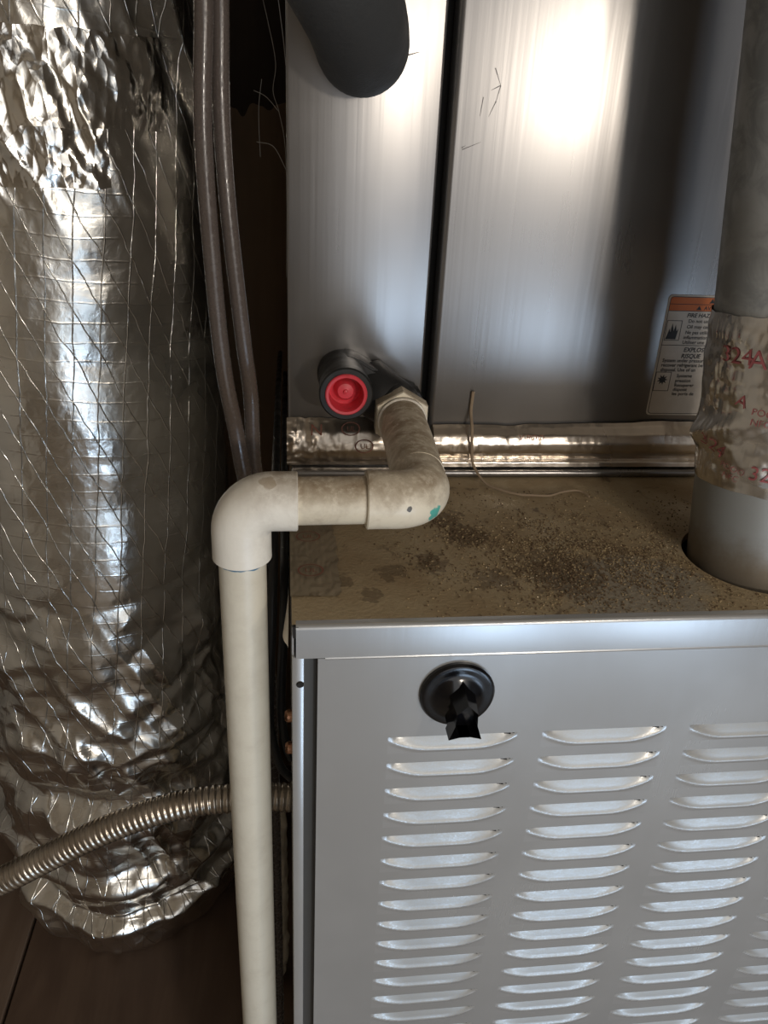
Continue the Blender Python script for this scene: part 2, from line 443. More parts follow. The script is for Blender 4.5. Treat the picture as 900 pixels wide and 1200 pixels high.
# ------------------------------------------------------------------ the room
def struct(o): o['kind'] = 'structure'; return o
RX0, RX1, RY0, RY1, RZ = -1.0, 1.15, -1.4, 1.02, 2.3
fl = bpy.data.objects.new('floor', None); COL.objects.link(fl); ORIGIN[fl] = Vector((0, 0, 0)); fl['kind'] = 'structure'
# plywood sheets laid side by side, joint runs back to front
xs = [RX0, -0.386, 0.24, RX1]
ys = [RY0, 0.02, RY1] 
for i in range(3):
    for j in range(2):
        g = 0.0022
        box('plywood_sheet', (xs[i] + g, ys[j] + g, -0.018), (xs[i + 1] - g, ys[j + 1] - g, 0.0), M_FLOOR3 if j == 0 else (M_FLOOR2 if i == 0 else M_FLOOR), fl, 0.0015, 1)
box('subfloor', (RX0, RY0, -0.03), (RX1, RY1, -0.019), M_DARK, fl)
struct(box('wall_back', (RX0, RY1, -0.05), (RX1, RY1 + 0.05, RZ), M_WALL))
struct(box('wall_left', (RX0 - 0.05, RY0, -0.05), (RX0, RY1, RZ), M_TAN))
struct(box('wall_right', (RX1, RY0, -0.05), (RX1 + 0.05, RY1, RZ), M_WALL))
struct(box('ceiling', (RX0, RY0, RZ), (RX1, RY1, RZ + 0.05), M_TAN))
struct(box('wall_front', (RX0, RY0 - 0.05, -0.05), (-0.04, RY0, RZ), M_TAN))
wf = Join()
wf.add_box((1.08, RY0 - 0.05, -0.05), (RX1, RY0, RZ)); wf.add_box((-0.04, RY0 - 0.05, 2.05), (1.08, RY0, RZ))
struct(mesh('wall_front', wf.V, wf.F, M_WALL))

# ------------------------------------------------------------------ furnace
FW, FD = 0.558, 0.70
fur = thing('furnace', 'grey metal furnace with louvered front panel, black knob and dusty rusty top', 'furnace', (0.0, 0.0, 0.0))
fur.location = (0, 0, 0)
body = Join()
body.add_box((0.0, 0.003, 0.0), (0.0012, FD, TOP - 0.002)); body.add_box((FW - 0.0012, 0.003, 0), (FW, FD, TOP - 0.002)); body.add_box((0, FD - 0.0012, 0), (FW, FD, TOP - 0.002))
body.add_box((0.002, 0.03, 0.002), (FW - 0.002, 0.032, TOP - 0.03))
mesh('cabinet_shell', body.V, body.F, M_DOOR, fur)
# top sheet with a round flue hole: ring of quads out to a rectangle
HX, HY, HR = 0.2988, 0.0655, 0.0462
n = 64; V = []; F = []
for k in range(n):
    a = 2 * math.pi * k / n; V.append((HX + HR * math.cos(a), HY + HR * math.sin(a), TOP))
for k in range(n):
    a = 2 * math.pi * k / n; dx, dy = math.cos(a), math.sin(a)
    q = min(((FW - HX) / dx if dx > 1e-9 else (0.0 - HX) / dx if dx < -1e-9 else 9), ((FD - HY) / dy if dy > 1e-9 else (0.0022 - HY) / dy if dy < -1e-9 else 9))
    V.append((HX + q * dx, HY + q * dy, TOP))
for cx, cy in ((0, 0.0022), (FW, 0.0022), (0, FD), (FW, FD)): V.append((cx, cy, TOP))
for k in range(n):
    k2 = (k + 1) % n; F.append((k, n + k, n + k2, k2))
def near_corner(ci):
    cx, cy = V[2 * n + ci][:2]; ac = math.atan2(cy - HY, cx - HX) % (2 * math.pi); k = int(ac / (2 * math.pi) * n) % n
    F.append((n + k, 2 * n + ci, n + (k + 1) % n))
for ci in range(4): near_corner(ci)
for k in range(n): V.append((V[k][0], V[k][1], TOP - 0.006))
for k in range(n):
    k2 = (k + 1) % n; F.append((k2, 2 * n + 4 + k2, 2 * n + 4 + k, k))
ORIGIN[fur] = Vector((0, 0, 0))
top = mesh('top_sheet', [(x, y, z - TOP) for x, y, z in V], F, M_TOP, fur)
top.location = (0, 0, TOP)
# front lip folded down from the top: rounded upper edge
V = []; F = []; prof = []
for k in range(7):
    a = math.pi / 2 * k / 6; prof.append((0.0024 - 0.0024 * math.sin(a), TOP - 0.0024 + 0.0024 * math.cos(a)))
prof = [(0.0060, TOP + 0.00005)] + prof + [(0.0, TOP - 0.0207), (0.0012, TOP - 0.0215), (0.004, TOP - 0.0212)]
for (y, z) in prof: V += [(0.0022, y, z), (FW, y, z)]
for k in range(len(prof) - 1): F.append((2 * k, 2 * k + 2, 2 * k + 3, 2 * k + 1))
mesh('front_lip', V, F, M_DOOR, fur, True, angle=50)
box('lip_corner_notch', (0.0006, 0.0006, TOP - 0.0075), (0.0036, 0.0045, TOP - 0.0006), M_DARK, fur)
# corner post, dark channel, screw hole
box('corner_post', (0.0, 0.0008, 0.0), (0.0066, 0.012, TOP - 0.0205), M_DOOR, fur, 0.0008)
box('door_channel', (0.0060, 0.0065, 0.0), (0.0150, 0.0090, TOP - 0.0225), M_POST, fur)
lathe('post_screw', [(0.0001, -0.0004), (0.0016, -0.0006), (0.0021, 0.0), (0.0021, 0.001)], (0.0044, 0.0003, 0.8215), (0, 1, 0), M_DARK, fur, 16)
for zz in (0.753, 0.726):
    lathe('side_bolt', [(0.0001, 0.0048), (0.003, 0.0045), (0.0042, 0.003), (0.0042, 0)], (0.0, 0.055, zz), (-1, 0, 0), M_BRASS, fur, 12)
# louvered door
NCOL, NROW = 5, 19
LW, LH, LX0, LPX, LZ0, LPZ = 0.0775, 0.0125, 0.0552, 0.0927, 0.7812, 0.02006
DZ0, DZ1, DX0, DX1 = 0.30, TOP - 0.0213, 0.0140, FW - 0.014
lx = [LX0 + i * LPX for i in range(NCOL)]; lz = [LZ0 - j * LPZ for j in range(NROW)]
xb = sorted([DX0, DX1] + lx + [x + LW for x in lx]); zb = sorted([DZ0, DZ1] + lz + [z - LH for z in lz])
V = [(x, 0.0002, z) for z in zb for x in xb]; F = []; nx = len(xb)
for j in range(len(zb) - 1):
    for i in range(nx - 1):
        xm, zm = (xb[i] + xb[i + 1]) / 2, (zb[j] + zb[j + 1]) / 2
        if any(x < xm < x + LW for x in lx) and any(z - LH < zm < z for z in lz): continue
        F.append((j * nx + i, j * nx + i + 1, (j + 1) * nx + i + 1, (j + 1) * nx + i))
b = len(V)   # returned edges of the sheet
V += [(DX0, 0.0002, DZ0), (DX1, 0.0002, DZ0), (DX1, 0.0002, DZ1), (DX0, 0.0002, DZ1), (DX0 + 0.001, 0.012, DZ0), (DX1 - 0.001, 0.012, DZ0), (DX1 - 0.001, 0.012, DZ1), (DX0 + 0.001, 0.012, DZ1)]
for k in range(4): F.append((b + k, b + 4 + k, b + 4 + (k + 1) % 4, b + (k + 1) % 4))
door = mesh('louvered_door', V, F, M_DOOR, fur, False)
# bright rolled edge along the door's top
tube('door_top_bead', [(DX0 + 0.004, 0.0008, DZ1 + 0.0001), (DX1, 0.0008, DZ1 + 0.0001)], 0.0011, M_DOOR, fur, 8)
# one louver: sheet pressed inwards, straight cut above, rolled arc below
NU, NV = 40, 12; V = []; F = []
for j in range(NV + 1):
    for i in range(NU + 1):
        u, w = i / NU, j / NV; x = u * LW; z = (w - 1) * LH
        e = abs(2 * u - 1); arc = 0.16 + 0.70 * max(0.0, (e - 0.30) / 0.70) ** 2.2      # lower edge of the pressing
        tt = (w - arc) / max(1e-3, 1 - arc); end = 1 - float(sstep(0.86, 0.985, e))
        dep = 0.0
        if tt > 0:
            tt = min(1, tt); dep = 0.0027 * end * (tt ** 1.35 * (1.25 - 0.25 * tt))
        bul = -0.0006 * math.exp(-((w - arc) / 0.10) ** 2) * end     # slight roll just under the pressing
        V.append((x, 0.0002 + dep + bul * (0 if j in (0,) else 1), z))
for j in range(NV):
    for i in range(NU):
        if (j == NV - 1 and 34 <= i <= 38) or (j == NV - 2 and 36 <= i <= 37): continue      # the slit shows at its right end
        a = j * (NU + 1) + i; F.append((a, a + 1, a + NU + 2, a + NU + 1))
lv0 = mesh('louver', V, F, M_LOUV, door, True)
for i in range(NCOL):
    for j in range(NROW):
        o = lv0 if (i, j) == (0, 0) else lv0.copy()
        if o is not lv0: COL.objects.link(o)
        o.location = (lx[i], 0, lz[j])
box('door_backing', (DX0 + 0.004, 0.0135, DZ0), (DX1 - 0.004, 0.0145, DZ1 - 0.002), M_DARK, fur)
box('lower_door', (DX0, 0.0002, 0.02), (DX1, 0.012, DZ0 - 0.004), M_DOOR, fur, 0.001)
# black gas knob
KX, KZ = 0.0930, 0.8125
knob = lathe('gas_knob', [(0.0214, 0.0), (0.0216, 0.0022), (0.0205, 0.0038), (0.0185, 0.0044), (0.0165, 0.0038), (0.0125, 0.0050), (0.0090, 0.0075), (0.0001, 0.0080)], (KX, 0.0004, KZ), (0, -1, 0), M_BLACK, fur, 56)
bm = bmesh.new()
def ring(y, s, fl):
    P = [(0.0, 0.0125 * s), (0.0072 * s, 0.0050 * s), (0.0062, -0.004), (0.0078 + fl, -0.0135), (0.003, -0.0118), (-0.003, -0.0118), (-0.0078 - fl, -0.0135), (-0.0062, -0.004), (-0.0072 * s, 0.0050 * s)]
    return [bm.verts.new((KX + 0.0015 + px, y, KZ - 0.001 + pz)) for px, pz in P]
rings = [ring(-0.004, 1.05, 0.0), ring(-0.012, 0.95, 0.0), ring(-0.0225, 0.80, 0.0014)]
for a, b2 in zip(rings[:-1], rings[1:]):
    for k in range(9): bm.faces.new((a[k], a[(k + 1) % 9], b2[(k + 1) % 9], b2[k]))
front = bm.faces.new(rings[-1])
ins = bmesh.ops.inset_individual(bm, faces=[front], thickness=0.0012)
for vtx in front.verts: vtx.co.y += 0.010
bmesh.ops.recalc_face_normals(bm, faces=bm.faces[:])
from_bm('knob_handle', bm, M_BLACK, knob, True, 28)

# loose dusty tape patch on the top left corner
us, vs = np.meshgrid(np.linspace(0, 1, 40), np.linspace(0, 1, 60))
jag = 0.0012 * vnoise(vs * 25, us * 0 + 3.1, us * 0)
px = -0.0006 + us * (0.0285 + jag); py = 0.029 + vs * 0.116
pz = TOP + 0.0006 + 0.0007 * np.abs(vnoise(us * 9, vs * 26, us * 0)) + 0.0004 * crumple(us * 0.03, vs * 0.11, 220, 4)
mesh('foil_tape_patch', np.stack([px, py, pz], -1).reshape(-1, 3), grid_faces(40, 60), M_TAPE_FLAT, fur, True, uv=np.stack([px, py], -1).reshape(-1, 2))
# the flap of the same tape folded over the side
px = -0.0012 - 0.0035 * np.exp(-((vs - 0.12) / 0.08) ** 2) * us - 0.0004; py = 0.012 + vs * 0.13; pz = TOP + 0.0008 - us * (0.022 + 0.004 * vnoise(vs * 12, us * 0, us * 0))
mesh('foil_tape_flap', np.stack([px, py, pz], -1).reshape(-1, 3), grid_faces(40, 60), M_TAPE_TOP, fur, True, uv=np.stack([pz, py], -1).reshape(-1, 2))
# printed rings on the patch
J = Join()
for cx, cy in ((0.0115, 0.0555), (0.011, 0.098)):
    V, F = [], []
    for k in range(28):
        a = 2 * math.pi * k / 28
        for r_ in (0.0062, 0.0070): V.append((cx + r_ * 1.1 * math.cos(a), cy + r_ * math.sin(a), TOP + 0.0021))
    for k in range(28): F.append((2 * k, 2 * k + 1, (2 * k + 3) % 56, (2 * k + 2) % 56))
    J.add(V, F)
    TV, TF = text_vf('UL', 0.0062); w = TV[:, 0].max()
    J.add([(cx + x - w / 2, cy - 0.0022 + y, TOP + 0.0021) for x, y in TV], TF)
mesh('printed_rings', J.V, J.F, M_BROWNINK, fur)['kind'] = 'stuff'

# ------------------------------------------------------------------ coil cabinet standing on the furnace
YB = 0.2075
CT = 1.58
coil = thing('coil_cabinet', 'tall bare steel coil cabinet with a dark seam, standing on the dusty furnace top', 'cabinet', (0.0, YB, TOP))
box('left_front_panel', (-0.0010, YB, TOP + 0.004), (0.0972, YB + 0.02, CT), M_COIL, coil, 0.0018, 3)
box('right_front_panel', (0.1040, YB + 0.0015, TOP + 0.004), (FW, YB + 0.02, CT), M_COIL, coil, 0.0045, 4)
box('seam_backing', (0.090, YB + 0.0215, TOP + 0.004), (0.112, YB + 0.025, CT), M_DARK, coil)
sh = Join()
sh.add_box((-0.0010, YB + 0.0205, TOP + 0.004), (0.0004, FD, CT)); sh.add_box((FW - 0.0012, YB + 0.0205, TOP + 0.004), (FW, FD, CT)); sh.add_box((-0.001, FD - 0.001, TOP + 0.004), (FW, FD, CT)); sh.add_box((-0.001, YB + 0.001, CT - 0.001), (FW, FD, CT + 0.001))
mesh('cabinet_shell', sh.V, sh.F, M_COIL, coil)
box('base_flange', (0.001, YB - 0.0140, TOP + 0.0004), (FW - 0.002, YB - 0.0005, TOP + 0.0062), M_COIL, coil, 0.0024, 3)
# scratches and a dirt run: thin dark marks with a shape of their own
m, t = mat('scratch_mark', (0.10, 0.09, 0.085), 0.3, 0.5); M_SCR = m
J = Join()
def stroke(x0, z0, x1, z1, w=0.0005, y=YB - 0.0002):
    dx, dz = x1 - x0, z1 - z0; l = math.hypot(dx, dz) or 1; nx_, nz_ = -dz / l * w / 2, dx / l * w / 2
    J.add([(x0 + nx_, y, z0 + nz_), (x0 - nx_, y, z0 - nz_), (x1 - nx_ * .3, y, z1 - nz_ * .3), (x1 + nx_ * .3, y, z1 + nz_ * .3)], [(0, 1, 2, 3)])
stroke(0.0742, 1.1395, 0.0812, 1.1415, .0008)
JR = J; J = Join()
YR = YB + 0.0013
for q in ((0.1300, 1.1355, 0.1345, 1.1260), (0.1345, 1.1260, 0.1325, 1.1170), (0.1325, 1.1170, 0.1285, 1.1080), (0.1345, 1.1260, 0.1285, 1.1230), (0.1240, 1.1190, 0.1228, 1.1080), (0.1130, 1.0880, 0.1250, 1.0930), (0.1125, 1.0890, 0.1150, 1.0905)):
    stroke(*q, .0006, YR)
mesh('scratches', JR.V + J.V, JR.F + [tuple(i + len(JR.V) for i in f) for f in J.F], M_SCR, coil)['kind'] = 'stuff'

# foil tape along the joint: half-round strips, crumpled at their ends
def tape_strip(name, x0, x1, prof, seed, mm, amp, endamp, topwave=0.0):
    nu, nv = int((x1 - x0) / 0.0013), 34
    us, vs = np.meshgrid(np.linspace(0, 1, nu), np.linspace(0, 1, nv))
    P = np.array(prof); s_ = np.linspace(0, 1, len(P))
    y = np.interp(vs, s_, P[:, 0]); z = np.interp(vs, s_, P[:, 1]); x = x0 + us * (x1 - x0)
    ends = np.exp(-us * 7) + 0.35 * np.exp(-(1 - us) * 9)
    a = amp + endamp * ends
    k = crumple(x, z + vs * 0.03, 85, seed) + 0.5 * crumple(x + z, z - 0.4 * x, 190, seed + 3)
    env = np.sin(np.pi * np.clip(vs, 0.02, 0.98)) ** 0.5
    y = y - a * np.abs(k) * env - 0.3 * amp * vnoise(x * 60, z * 60, x * 0)
    z = z + topwave * (1 - vs) ** 3 * np.maximum(0, np.sin((us - 0.12) * 3.4)) * (1 + 0.25 * vnoise(us * 40, us * 0, us * 0)) + 0.0006 * (1 - vs) * vnoise(us * 30, us * 0, us * 0)
    y = np.minimum(y, YB - 0.0005)
    mesh(name, np.stack([x, y, z], -1).reshape(-1, 3), grid_faces(nu, nv)[:, ::-1], mm, coil, True, uv=np.stack([x, z + vs * 0.02], -1).reshape(-1, 2))
pf = [(YB - 0.0006, 0.9035), (YB - 0.0030, 0.9005), (YB - 0.0085, 0.8950), (YB - 0.0118, 0.8880), (YB - 0.0122, 0.8815), (YB - 0.0095, 0.8750), (YB - 0.0055, 0.8705), (YB - 0.0050, 0.8675)]
tape_strip('foil_tape_left', -0.0022, 0.1005, pf, 11, M_TAPE_TOP, 0.0010, 0.0095)
pf2 = [(YB - 0.0006, 0.8985), (YB - 0.0028, 0.8965), (YB - 0.0085, 0.8925), (YB - 0.0110, 0.8868), (YB - 0.0105, 0.8800), (YB - 0.0080, 0.8755), (YB - 0.0068, 0.8735), (YB - 0.0095, 0.8715), (YB - 0.0100, 0.8680)]
tape_strip('foil_tape_right', 0.1075, FW, pf2, 12, M_TAPE_TOP, 0.00015, 0.0022, 0.0042)
# print on the strips
def strip_text(txt, x, z, size, y, mm, J, shear=0.0):
    V, F = text_vf(txt, size, 0.0, shear)
    J.add([(x + a, y - 0.0, z + b) for a, b in V], F)
J = Join(); strip_text('N', 0.0145, 0.8945, 0.0125, YB - 0.0138, M_BROWNINK, J)
for cx, cz, yy in ((0.0445, 0.8985, YB - 0.0105), (0.0545, 0.8865, YB - 0.0150)):
    V, F = [], []
    for k in range(28):
        a = 2 * math.pi * k / 28
        for r_ in (0.0052, 0.0061): V.append((cx + r_ * 1.15 * math.cos(a), yy, cz + r_ * .9 * math.sin(a)))
    for k in range(28): F.append((2 * k, 2 * k + 1, (2 * k + 3) % 56, (2 * k + 2) % 56))
    J.add(V, F); strip_text('UL', cx - 0.003, cz - 0.002, 0.0058, yy, None, J)
mesh('tape_print', J.V, J.F, M_BROWNINK, coil)['kind'] = 'stuff'
J = Join(); strip_text('V POO', 0.172, 0.8905, 0.0066, YB - 0.0122, None, J); strip_text('IMPORTANT', 0.176, 0.8800, 0.0050, YB - 0.0125, None, J) if False else None
strip_text('O', 0.3085, 0.8935, 0.0070, YB - 0.0118, None, J)
mesh('tape_print', J.V, J.F, M_BROWNINK, coil)['kind'] = 'stuff'

# warning label
LX, LZB, LZT, LWD = 0.2752, 0.9072, 0.9992, 0.098
lab = box('warning_label', (LX, YR - 0.0004, LZB), (LX + LWD, YR + 0.0002, LZT), M_PAPER, coil)
bm = bmesh.new()
def rrect(x0, z0, x1, z1, r, y):
    P = []
    for cx, cz, a0 in ((x1 - r, z1 - r, 0), (x0 + r, z1 - r, 90), (x0 + r, z0 + r, 180), (x1 - r, z0 + r, 270)):
        for k in range(7):
            a = math.radians(a0 + 15 * k); P.append((cx + r * math.cos(a), y, cz + r * math.sin(a)))
    return P
P = rrect(LX, LZB, LX + LWD, LZT, 0.003, YR - 0.0004); Pb = [(x, YR + 0.0003, z) for x, _, z in P]; n = len(P)
bpy.data.objects.remove(lab)
lab = mesh('warning_label', P + Pb, [tuple(range(n))[::-1]] + [(k, (k + 1) % n, n + (k + 1) % n, n + k) for k in range(n)], M_PAPER, coil)
yi = YR - 0.0006
Q0 = rrect(LX + 0.0012, LZB + 0.0012, LX + LWD - 0.0012, LZT - 0.0012, 0.0026, yi); Q1 = rrect(LX + 0.0016, LZB + 0.0016, LX + LWD - 0.0016, LZT - 0.0016, 0.0023, yi)
ink = Join(); ink.add(Q0 + Q1, [(k, (k + 1) % n, n + (k + 1) % n, n + k) for k in range(n)])
def bar(x0, z0, x1, z1, J=ink, y=yi): J.add([(LX + x0, y, LZT - z0), (LX + x1, y, LZT - z0), (LX + x1, y, LZT - z1), (LX + x0, y, LZT - z1)], [(0, 1, 2, 3)])
orange = Join(); bar(0.0016, 0.0017, LWD - 0.0016, 0.0064, orange, yi + 0.00005); bar(0.0016, 0.0068, LWD - 0.0016, 0.0113, orange, yi + 0.00005)
mesh('orange_band', orange.V, orange.F, M_ORANGE, lab)
bar(0.0016, 0.0064, LWD - 0.0016, 0.0068); bar(0.0016, 0.0113, LWD - 0.0016, 0.0117)
bar(0.0016, 0.0368, LWD - 0.0016, 0.0372)
def frame(x0, z0, x1, z1, w=0.0004):
    bar(x0, z0, x1, z0 + w); bar(x0, z1 - w, x1, z1); bar(x0, z0, x0 + w, z1); bar(x1 - w, z0, x1, z1)
frame(0.0022, 0.0185, 0.0140, 0.0335); frame(0.0016, 0.0575, 0.0140, 0.0725)
def poly(pts, J=ink): J.add([(LX + x, yi, LZT - z) for x, z in pts], [tuple(range(len(pts)))])
# flames and a burst
poly([(0.003, 0.0325), (0.0042, 0.029), (0.005, 0.0245), (0.0062, 0.0275), (0.0066, 0.0205), (0.0086, 0.0265), (0.0094, 0.0215), (0.0108, 0.0265), (0.0120, 0.0245), (0.0112, 0.0325)])
star = []
for k in range(18):
    a = 2 * math.pi * k / 18; r_ = 0.0044 if k % 2 == 0 else 0.0022
    star.append((0.0076 + r_ * math.cos(a), 0.0636 + 0.95 * r_ * math.sin(a)))
poly(star)
poly([(0.0316, 0.0056), (0.0338, 0.0022), (0.0360, 0.0056)]); poly([(0.0226, 0.0106), (0.0246, 0.0074), (0.0266, 0.0106)])
def line(txt, x, z, size, bold=0.0, shear=0.0):
    V, F = text_vf(txt, size, bold, shear); ink.add([(LX + x + a, yi, LZT - z + b) for a, b in V], F)
line('WARNING', 0.0375, 0.0056, 0.0042, 0.00008); line('AVERTISSEMENT', 0.0285, 0.0106, 0.0042, 0.00008)
line('FIRE HAZARD', 0.0165, 0.0160, 0.0042, 0.00009, 0.15)
for q in (('Do not use', 0.0185, 0.0200), ('Oil may cause', 0.0182, 0.0242), ('Ne pas utiliser', 0.0178, 0.0284), ('inflammation', 0.0172, 0.0322), ('Utiliser une', 0.0172, 0.0358)): line(q[0], q[1], q[2], 0.0037, 0.00004)
line('EXPLOSION', 0.0195, 0.0418, 0.0046, 0.0001, 0.15); line('RISQUE', 0.0185, 0.0466, 0.0046, 0.0001, 0.15)
for q in (('System under pressure', 0.0045, 0.0498), ('recover refrigerant be', 0.0043, 0.0534), ('disposal. Use of un', 0.0044, 0.0570)): line(q[0], q[1], q[2], 0.0037, 0.00006)
for q in (('Systeme', 0.0185, 0.0616), ('pression', 0.0180, 0.0654), ('Recuperer', 0.0180, 0.0690), ('disposit', 0.0177, 0.0724), ('les ports de', 0.0176, 0.0758)): line(q[0], q[1], q[2], 0.0037, 0.00006)
mesh('black_print', ink.V, ink.F, M_INK, lab)['kind'] = 'stuff'

# drain pan ports
RPX, RPZ, RPY = 0.0375, 0.9375, 0.1570
port = Join()
V, F = lathe_vf([(0.0176, 0), (0.0176, 0.004), (0.0170, 0.006), (0.0172, 0.030), (0.0182, 0.044), (0.0182, YB - RPY - 0.001), (0.0172, YB - RPY), (0.0142, YB - RPY), (0.0138, 0.03)], (RPX, YB, RPZ), (0, -1, 0), 44); port.add(V, F)
pp = mesh('upper_drain_port', port.V, port.F, M_PORT, coil, True, angle=30)
lathe('red_plug', [(0.0141, -0.006), (0.0141, 0.0016), (0.0134, 0.0024), (0.0118, 0.0022), (0.0114, 0.0), (0.0110, -0.0135), (0.0095, -0.0145), (0.0074, -0.0140), (0.0066, -0.0085), (0.0052, -0.0065), (0.0016, -0.0060), (0.0013, -0.0044), (0.0001, -0.0040)], (RPX, RPY + 0.0005, RPZ), (0, -1, 0), M_RED, coil, 44, 40)
# lower port: a fat black stub running forward into the hexagonal adapter
LPXX, LPZZ = 0.0775, 0.9175
tube('lower_drain_port', spline([(0.0560, YB - 0.002, 0.9300), (0.0655, YB - 0.013, 0.9250), (0.0745, YB - 0.020, 0.9205), (LPXX, 0.174, LPZZ)], 8), lambda s: 0.0200 - 0.003 * s, M_PORT, coil, 32)
hull = [(0.0375, 0.9375 + 0.0183), (0.0470, 0.9375 + 0.0165), (0.0720, 0.9395), (0.0930, 0.9300), (0.0985, 0.9200), (0.0950, 0.9050), (0.0850, 0.8990), (0.0400, 0.9180), (0.0250, 0.9260), (0.0195, 0.9375), (0.0250, 0.9500)]
V = [(x, YB - 0.0005, z) for x, z in hull] + [(x * 0.96 + 0.0025, YB - 0.019, z * 0.96 + 0.0372) for x, z in hull]; k = len(hull)
F = [tuple(range(k, 2 * k))[::-1]] + [(i, (i + 1) % k, k + (i + 1) % k, k + i) for i in range(k)]
bm = bmesh.new(); vv = [bm.verts.new(p) for p in V]
for f in F: bm.faces.new([vv[i] for i in f])
bmesh.ops.recalc_face_normals(bm, faces=bm.faces[:]); bmesh.ops.bevel(bm, geom=bm.edges[:], offset=0.002, segments=2, affect='EDGES')
from_bm('drain_boss', bm, M_PORT, coil, True, 40)

# ------------------------------------------------------------------ PVC drain line
pv = thing('drain_pipe', 'dusty white plastic drain pipe with two elbows dropping beside the furnace', 'pipe', (-0.0272, 0.0426, 0.0))
EX, EY, EZ = 0.0745, 0.0426, 0.9140
LXX = -0.0272
stain = lambda x, y, z: (x + 0.0272, y - 0.0426, z)
M_E1, _ = pvc('pvc_dusty_elbow', (0.80, 0.73, 0.58), 0.95, [(stain(0.0792, 0.0340, 0.9078), 0.0058, (0.03, 0.42, 0.36), 0.9), (stain(0.0633, 0.0271, 0.9155), 0.0016, (0.03, 0.025, 0.02), 0.9)])
M_P1, _ = pvc('pvc_dusty_pipe', (0.76, 0.69, 0.54), 0.95)
M_E2, _ = pvc('pvc_clean_elbow', (0.88, 0.845, 0.75), 0.75, [(stain(-0.012, 0.0350, 0.9290), 0.0050, (0.34, 0.25, 0.15), 0.55)], (-0.012, 0.022))
M_P2, tt = pvc('pvc_drop_pipe', (0.76, 0.72, 0.60), 0.35)
bc = tt.bsdf.inputs['Base Color']; src = bc.links[0].from_socket
v = tt.coord('Object'); zz = tt.math('ADD', tt.sep(v)[2], tt.math('MULTIPLY', tt.noise(v, 90, 2), 0.006))
tt.link(tt.mix(tt.ramp(zz, 0.8795, 0.8805), src, (0.02, 0.16, 0.30)), bc)
def elbow(name, c, d1, d2, l1, l2, R, r, m):
    """elbow with legs along d1 and d2 from the corner c; sockets flare a little"""
    c, d1, d2 = Vector(c), Vector(d1), Vector(d2); path = []; rad = []
    def add(p, q): path.append(p); rad.append(q)
    add(c + d1 * l1, r - 0.0006); add(c + d1 * (l1 - 0.0007), r + 0.0001)
    for s_ in (0.66, 0.33): add(c + d1 * (R + (l1 - R) * s_), r)
    ctr = c + (d1 + d2) * R
    for k in range(13):
        a = math.pi / 2 * k / 12; add(ctr - d2 * R * math.cos(a) - d1 * R * math.sin(a), r)
    for s_ in (0.33, 0.66): add(c + d2 * (R + (l2 - R) * s_), r)
    add(c + d2 * (l2 - 0.0007), r + 0.0001); add(c + d2 * l2, r - 0.0006)
    V, F = tube_vf(path, rad, 40); return mesh(name, V, F, m, pv, True, angle=40)
lathe('hex_adapter', [(0.0168, 0.0), (0.0206, 0.0006), (0.0206, 0.0120), (0.0198, 0.0132), (0.0155, 0.0134)], (LPXX - 0.0002, 0.1765, 0.9174), (-0.02, -1, 0), M_E1, pv, 6, 20)
lathe('adapter_collar', [(0.0160, 0.0), (0.0172, 0.0002), (0.0172, 0.0036), (0.0164, 0.0042), (0.0160, 0.0044)], (LPXX - 0.0004, 0.1634, 0.9172), (-0.02, -1, 0), M_E2, pv, 40)
tube('adapter_body', [(LPXX - 0.0004, 0.162, 0.9170), (LPXX - 0.001, 0.12, 0.9156), (EX + 0.0004, EY + 0.030, EZ + 0.0004)], 0.0161, M_E1, pv, 40)
elbow('elbow', (EX, EY, EZ), (0, 1, 0), (-1, 0, 0), 0.036, 0.0335, 0.0165, 0.0163, M_E1)
tube('horizontal_pipe', [(EX - 0.025, EY, EZ), (LXX + 0.025, EY, EZ - 0.0006)], 0.01335, M_P1, pv, 40)
elbow('elbow', (LXX, EY, EZ - 0.0006), (1, 0, 0), (0, 0, -1), 0.0310, 0.0345, 0.0175, 0.0164, M_E2)
tube('drop_pipe', [(LXX, EY, EZ - 0.02), (LXX, EY, 0.6), (LXX + 0.0008, EY, 0.3), (LXX + 0.001, EY, 0.0005)], 0.01335, M_P2, pv, 40)

# ------------------------------------------------------------------ flue pipe
flue = thing('flue_pipe', 'round grey galvanised flue pipe wrapped in crumpled foil tape, rising from the furnace', 'pipe', (HX, HY, TOP))
AX = Vector((-0.085, 0.085, 1.0)); AXN = AX.normalized(); FB = Vector((HX + 0.0004, HY - 0.0006, TOP - 0.03))
e1 = Vector((1, 0, 0)) - AXN * AXN.x; e1.normalize(); e2 = AXN.cross(e1)
def on_flue(a, h, r): return (FB + AXN * h + r * (math.cos(a) * e1 + math.sin(a) * e2))
lathe('upper_pipe', [(0.0385, 0.165), (0.0385, 0.40), (0.0388, 0.402), (0.0388, 0.75)], FB, AXN, M_GALV, flue, 72)
lathe('collar', [(0.0393, 0.0), (0.0393, 0.050), (0.0391, 0.165), (0.0385, 0.1655)], FB, AXN, M_COLLAR, flue, 72)
A0, A1 = math.radians(118), math.radians(380)
def tape_r(a, h, s_):
    k = crumple(a * 0.039 + 0.1, h, 45, 31); k2 = crumple(a * 0.039, h * 1.3, 120, 32)
    fold = np.exp(-((h - (0.130 + 0.020 * np.sin((a - 3.9) * 0.9))) / 0.007) ** 2)
    left = np.exp(-((a - 3.2) / 0.55) ** 2)
    return 0.0402 + 0.0024 * k + 0.0006 * k2 + fold * (0.0026 + 0.0034 * left + 0.0012 * vnoise(a * 8, h * 60, a * 0)) + 0.0010 * left * np.abs(vnoise(a * 14, h * 90, a * 0))
nu, nv = 300, 130
us, vs = np.meshgrid(np.linspace(0, 1, nu), np.linspace(0, 1, nv))
aa = us * 2 * math.pi
